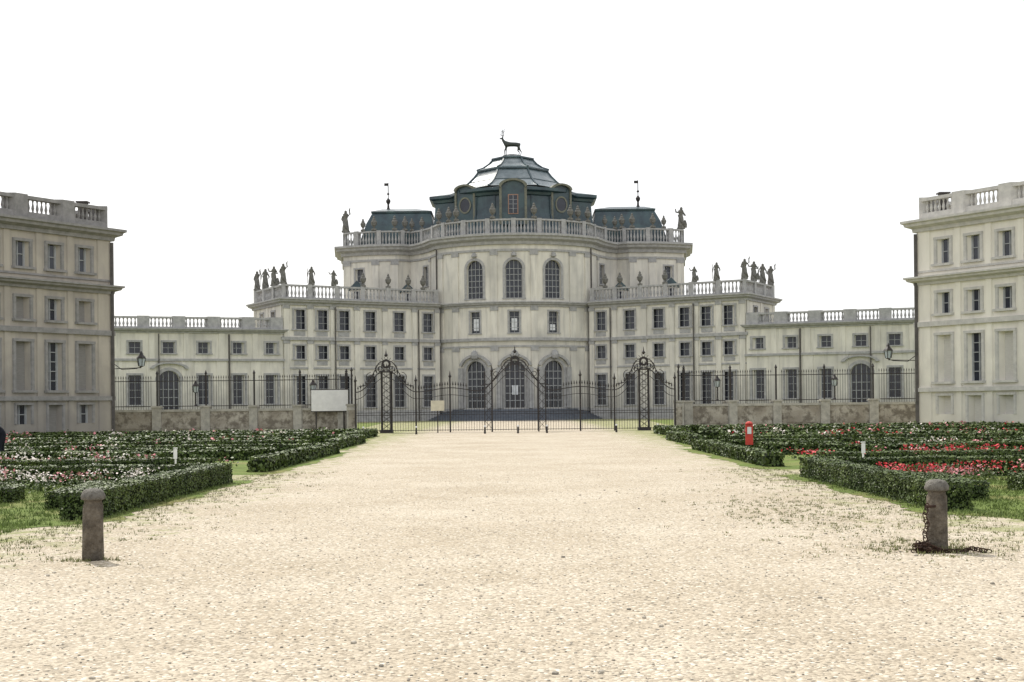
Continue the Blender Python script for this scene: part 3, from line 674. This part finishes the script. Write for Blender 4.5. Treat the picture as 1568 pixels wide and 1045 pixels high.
for s in (-1,1):
    pal=[FLR,FLR,FLP,FLR] if s>0 else [FLW,FLP,FLW,FLP]
    far=[FLP,FLW,FLR,FLP] if s>0 else [FLP,FLW,FLW,FLP]
    fl=.6 if s>0 else .5
    S=lambda segs:[((s*a[0],a[1]),(s*b[0],b[1])) for a,b in segs]
    # bed 1
    hedge(S([((6.6,18.6),(6.6,27.3)),((6.35,27.5),(26,27.5))]),.5,.42)
    hedge(S([((8.2,18.4),(10.2,18.4)),((7.6,20.6),(7.9,23.6))]+[((11.2,18.4),(20,18.4))]),.45,.30)
    hedge(S(curve(10.6,22.6,1.4,-40,220,10)+curve(13.6,22.4,1.6,140,400,10)),.3,.28)
    flowers(s*7.4,s*16,25.0,26.5,pal,h=.38,dens=460,size=.03,fl=fl); flowers(s*10,s*11.3,22,23.1,pal,dens=500,size=.03,fl=fl); flowers(s*14.8,s*20,20.5,23.5,pal,h=.36,dens=180,size=.038,fl=fl)
    # bed 2
    hedge(S([((6.7,32.2),(6.7,44.5)),((6.4,44.8),(30,44.8)),((7.9,32.4),(28,32.4))]),.5,.36)
    hedge(S(scroll(8.2,26,38.9,.9,7,30)),.4,.34); hedge(S(curve(9.6,41.9,1.3,0,300,9)+curve(13.4,41.8,1.5,60,330,9)+curve(18,41.6,1.6,0,270,9)),.4,.32)
    flowers(s*8.0,s*24,34.8,36.2,pal,h=.38,dens=170,size=.044,fl=fl*.9); flowers(s*11,s*26,43.2,43.9,far,h=.38,dens=140,size=.048,fl=.4)
    # bed 3
    hedge(S([((7.3,49.2),(7.3,58)),((7.1,58.2),(34,58.2)),((8.2,49.4),(32,49.4))]),.55,.38); hedge(S(scroll(9,31,53.6,.9,8,30,1)),.45,.38)
    flowers(s*8.8,s*30,51.2,51.9,far,h=.44,dens=70,size=.07,fl=.42); flowers(s*9.5,s*32,56.2,56.8,far,h=.44,dens=70,size=.07,fl=.45 if s>0 else .3)
    # bed 4
    hedge(S([((8.4,61.8),(8.2,71)),((8.2,71.3),(30,71.3)),((9.2,62),(34,62))]),.6,.42); hedge(S(scroll(10,31,66.4,.8,8,28)),.5,.42)
    flowers(s*10,s*30,64.0,64.7,far,h=.48,dens=50,size=.08,fl=.35); flowers(s*10,s*30,69.0,69.7,far,h=.48,dens=50,size=.08,fl=.3)
    hedge(S([((11.8,90),(30,90)),((16,112),(38,110))]),1.0,.8)
def blades(name,pts,h,w,mt,sp=.06,per=14):
    V=[];F=[]
    for x,y,sc_ in pts:
        for _ in range(per):
            a=random.uniform(0,6.28); r=random.gauss(0,sp*sc_); bx=x+r*math.cos(a*3); by=y+r*math.sin(a*3)
            hh=h*sc_*random.uniform(.4,1.2); lx=random.gauss(0,.35)*hh; ly=random.gauss(0,.35)*hh; dx=math.cos(a)*w; dy=math.sin(a)*w
            b=len(V); V+=[(bx-dx,by-dy,0),(bx+dx,by+dy,0),(bx+lx+dx*.3,by+ly,hh)]; F.append((b,b+1,b+2))
    me=bpy.data.meshes.new(name); me.from_pydata(V,[],F); me.materials.append(mt); o=bpy.data.objects.new(name,me); sc.collection.objects.link(o); return o
pts=[]
for i in range(1900):
    s=random.choice((-1,1)); y=random.uniform(13,32); x=s*(6.6-abs(random.gauss(0,.9)))
    if random.random()<.8: pts.append((x,y,random.uniform(.4,1.0)))
for i in range(420):
    a=random.gauss(0,1); b_=random.gauss(0,1); pts.append((4.3+a*.7,18.5+b_*2.2,random.uniform(.3,.8)))
for i in range(150): pts.append((random.gauss(4.6,.5),13.9+random.gauss(0,.5),random.uniform(.4,.9)))
blades('gravel_weeds',pts,.05,.006,WEED,.08,8)
pts=[(s*random.uniform(6.9,14),random.uniform(15.2,18.2),random.uniform(.6,1.3)) for s in (-1,1) for i in range(1600)]
pts+=[(s*random.uniform(6.2,12),random.uniform(17.5,27),random.uniform(.6,1.2)) for s in (-1,1) for i in range(1700)]
blades('lawn_grass',pts,.07,.008,BLADE,.09,12)
C=[];
for i in range(6500):
    y=4+26*random.random()**1.6; x=random.uniform(-.43,.43)*y; 
    if abs(x)<7: C.append((x,y,.006))
m=M()
for x,y,z in C:
    r=random.uniform(.005,.011) if random.random()<.985 else random.uniform(.014,.024)
    q=[(x+r*random.uniform(.7,1.3)*math.cos(a),y+r*random.uniform(.7,1.3)*math.sin(a)) for a in (0,1.25,2.5,3.75,5)]
    m.grid([[(a,b2,0) for a,b2 in q],[(a,b2,r*.5) for a,b2 in q],[(x+(a-x)*.5,y+(b2-y)*.5,r*.8) for a,b2 in q]],0,True,False,True)
m.obj('loose_pebbles',[PEB])
# ---------------------------------------------------------------- bollards
def bollard(x,y,rot):
    e=empty('stone_bollard'); m=M()
    prof=[(.116,-.02),(.114,.05),(.112,.2),(.110,.4),(.108,.60),(.094,.625),(.092,.655),(.108,.665)]
    m.lathe((0,0,0),prof,28,0)
    m.lathe((0,0,.665),[(.108,0),(.126,.008),(.130,.02),(.130,.05),(.124,.058),(.120,.07),(.108,.095),(.08,.115),(.03,.125)],28,1)
    o=m.obj('shaft_and_cap',[BOLL,CAP],e,smooth=False); 
    for p in o.data.polygons: p.use_smooth=len(p.vertices)==4
    for v in o.data.vertices:
        v.co.x+=random.gauss(0,.0016); v.co.y+=random.gauss(0,.0016)
    e.location=(x,y,0); e.rotation_euler=(0,random.uniform(-.012,.012),rot); return e
bollard(-4.68,13.7,.3); bollard(4.66,13.75,-.8)
def chain(pts,name):
    m=M(); P=[Vector(p) for p in pts]; out=[]
    for a,b_ in zip(P[:-1],P[1:]):
        n=max(1,round((b_-a).length/.05))
        for i in range(n): out.append((a.lerp(b_,i/n),(b_-a).normalized()))
    for i,(c,d) in enumerate(out):
        a=Vector((0,1,0)) if i%2 else Vector((.7,.7,0)); 
        if abs(d.dot(a))>.85: a=Vector((0,0,1))
        sd=d.cross(a).normalized()
        m.tube([c+d*.042*math.cos(t)+sd*.022*math.sin(t) for t in [6.2832*j/8 for j in range(9)]],.008,4)
    m.tube([(4.66,13.68,.50),(4.50,13.62,.50)],.016,6)
    return m.obj(name,[RUST])
pl=[(4.50,13.60,.50),(4.47,13.58,.40),(4.49,13.57,.30),(4.46,13.56,.2),(4.47,13.55,.1),(4.42,13.54,.03)]
for i in range(30): pl.append((4.45+random.gauss(0,.06),13.58+random.gauss(0,.06),random.uniform(.01,.10)))
pl+=[(4.35,13.55,.02),(4.6,13.5,.02),(4.85,13.5,.02),(4.98,13.55,.04),(5.12,13.48,.02),(4.92,13.5,.05)]
chain(pl,'rusty_chain')
pts=[(4.66+random.gauss(0,.2),13.68+random.gauss(0,.1),random.uniform(.6,1.6)) for i in range(50)]+[(-4.68+random.gauss(0,.18),13.6+random.gauss(0,.08),random.uniform(.4,1.1)) for i in range(22)]
blades('bollard_weeds',pts,.06,.005,WEED,.05,10)
# ---------------------------------------------------------------- gardener at the far left, stooping
g=empty('gardener')
V=[(0,0,.9),(0,-.1,1.05),(.05,-.3,1.2),(.08,-.42,1.25),(.1,-.52,1.22),(.11,-.62,1.18),
 (-.1,.02,.86),(-.12,-.02,.48),(-.12,.05,.08),(-.13,-.14,.04),(.1,.02,.86),(.14,-.1,.48),(.14,-.02,.08),(.15,-.2,.04),
 (-.16,-.36,1.2),(-.2,-.42,.92),(-.15,-.6,.72),(.27,-.36,1.2),(.3,-.42,.92),(.22,-.62,.72)]
E=[(0,1),(1,2),(2,3),(3,4),(0,6),(6,7),(7,8),(8,9),(0,10),(10,11),(11,12),(12,13),(2,14),(14,15),(15,16),(2,17),(17,18),(18,19),(4,5)]
Rr=[.15,.15,.17,.07,.06,.05,.1,.07,.05,.045,.1,.07,.05,.045,.07,.05,.04,.07,.05,.04]
skin('clothed_body',V,E,Rr,CLOTH,2,g)
m=M(); 
m.lathe((0,0,-.12),[(.045,0),(.075,.04),(.088,.11),(.09,.17),(.07,.22),(.02,.245)],14,0,.9,1.05); m.lathe((0,.01,-.0),[(.094,.02),(.096,.06),(.078,.11),(.02,.135)],14,1,.92,1.08)
m.tube([(0,-.09,0),(0,-.115,-.02),(0,-.09,-.035)],[.01,.016,.01],6,0)
for s in (-1,1): m.tube([(s*.08,.0,-.02),(s*.09,.01,.02)],.012,5,0)
h=m.obj('head',[SKIN,CLOTH],g,smooth=True); h.location=(.11,-.66,1.2); h.rotation_euler=(.6,0,0)
m=M()
for hx,hy,hz in ((-.15,-.62,.69),(.22,-.64,.69)):
    m.tube([(hx,hy+.03,hz+.04),(hx,hy-.02,hz-.04)],[.03,.035],6)
    for k in range(4): m.tube([(hx-.025+k*.017,hy-.02,hz-.03),(hx-.027+k*.018,hy-.04,hz-.075),(hx-.026+k*.017,hy-.03,hz-.105)],[.009,.008,.006],5)
    m.tube([(hx+.03,hy,hz),(hx+.05,hy-.03,hz-.04)],[.011,.008],5)
m.obj('hands',[SKIN],g)
g.location=(-16.75,40.5,0); g.rotation_euler=(0,0,-1.2)
# ---------------------------------------------------------------- world, sun, camera
EL,AZ=math.radians(50),math.radians(32)   # sun behind the palace, to the left of the axis
w=bpy.data.worlds.new('World'); sc.world=w; w.use_nodes=True; nt=w.node_tree; bg=nt.nodes['Background']
sky=nt.nodes.new('ShaderNodeTexSky'); sky.sky_type='NISHITA'; sky.sun_disc=False; sky.sun_elevation=EL; sky.sun_rotation=-AZ
sky.dust_density=5; sky.air_density=1.0; sky.ozone_density=1
mx=nt.nodes.new('ShaderNodeMix'); mx.data_type='RGBA'; mx.inputs['Factor'].default_value=.75; mx.inputs['B'].default_value=(9.2,9.25,9.3,1)
nt.links.new(sky.outputs[0],mx.inputs['A']); nt.links.new(mx.outputs['Result'],bg.inputs['Color']); bg.inputs['Strength'].default_value=.15
L=bpy.data.lights.new('sun','SUN'); L.energy=4.3; L.angle=math.radians(.5); L.color=(1,.96,.88); lo=bpy.data.objects.new('sun',L); sc.collection.objects.link(lo)
sd=Vector((-math.sin(AZ)*math.cos(EL),math.cos(AZ)*math.cos(EL),math.sin(EL))); lo.rotation_euler=sd.to_track_quat('Z','Y').to_euler()
cam=bpy.data.cameras.new('camera'); co=bpy.data.objects.new('camera',cam); sc.collection.objects.link(co); sc.camera=co
cam.sensor_width=36; cam.lens=43.62; cam.shift_x=-.0032; cam.shift_y=.0635; cam.clip_end=6000; cam.clip_start=.1
co.matrix_world=Matrix.Translation((0,0,1.65))@Matrix.Rotation(math.pi/2,4,'X')@Matrix.Rotation(-.0105,4,'Z')
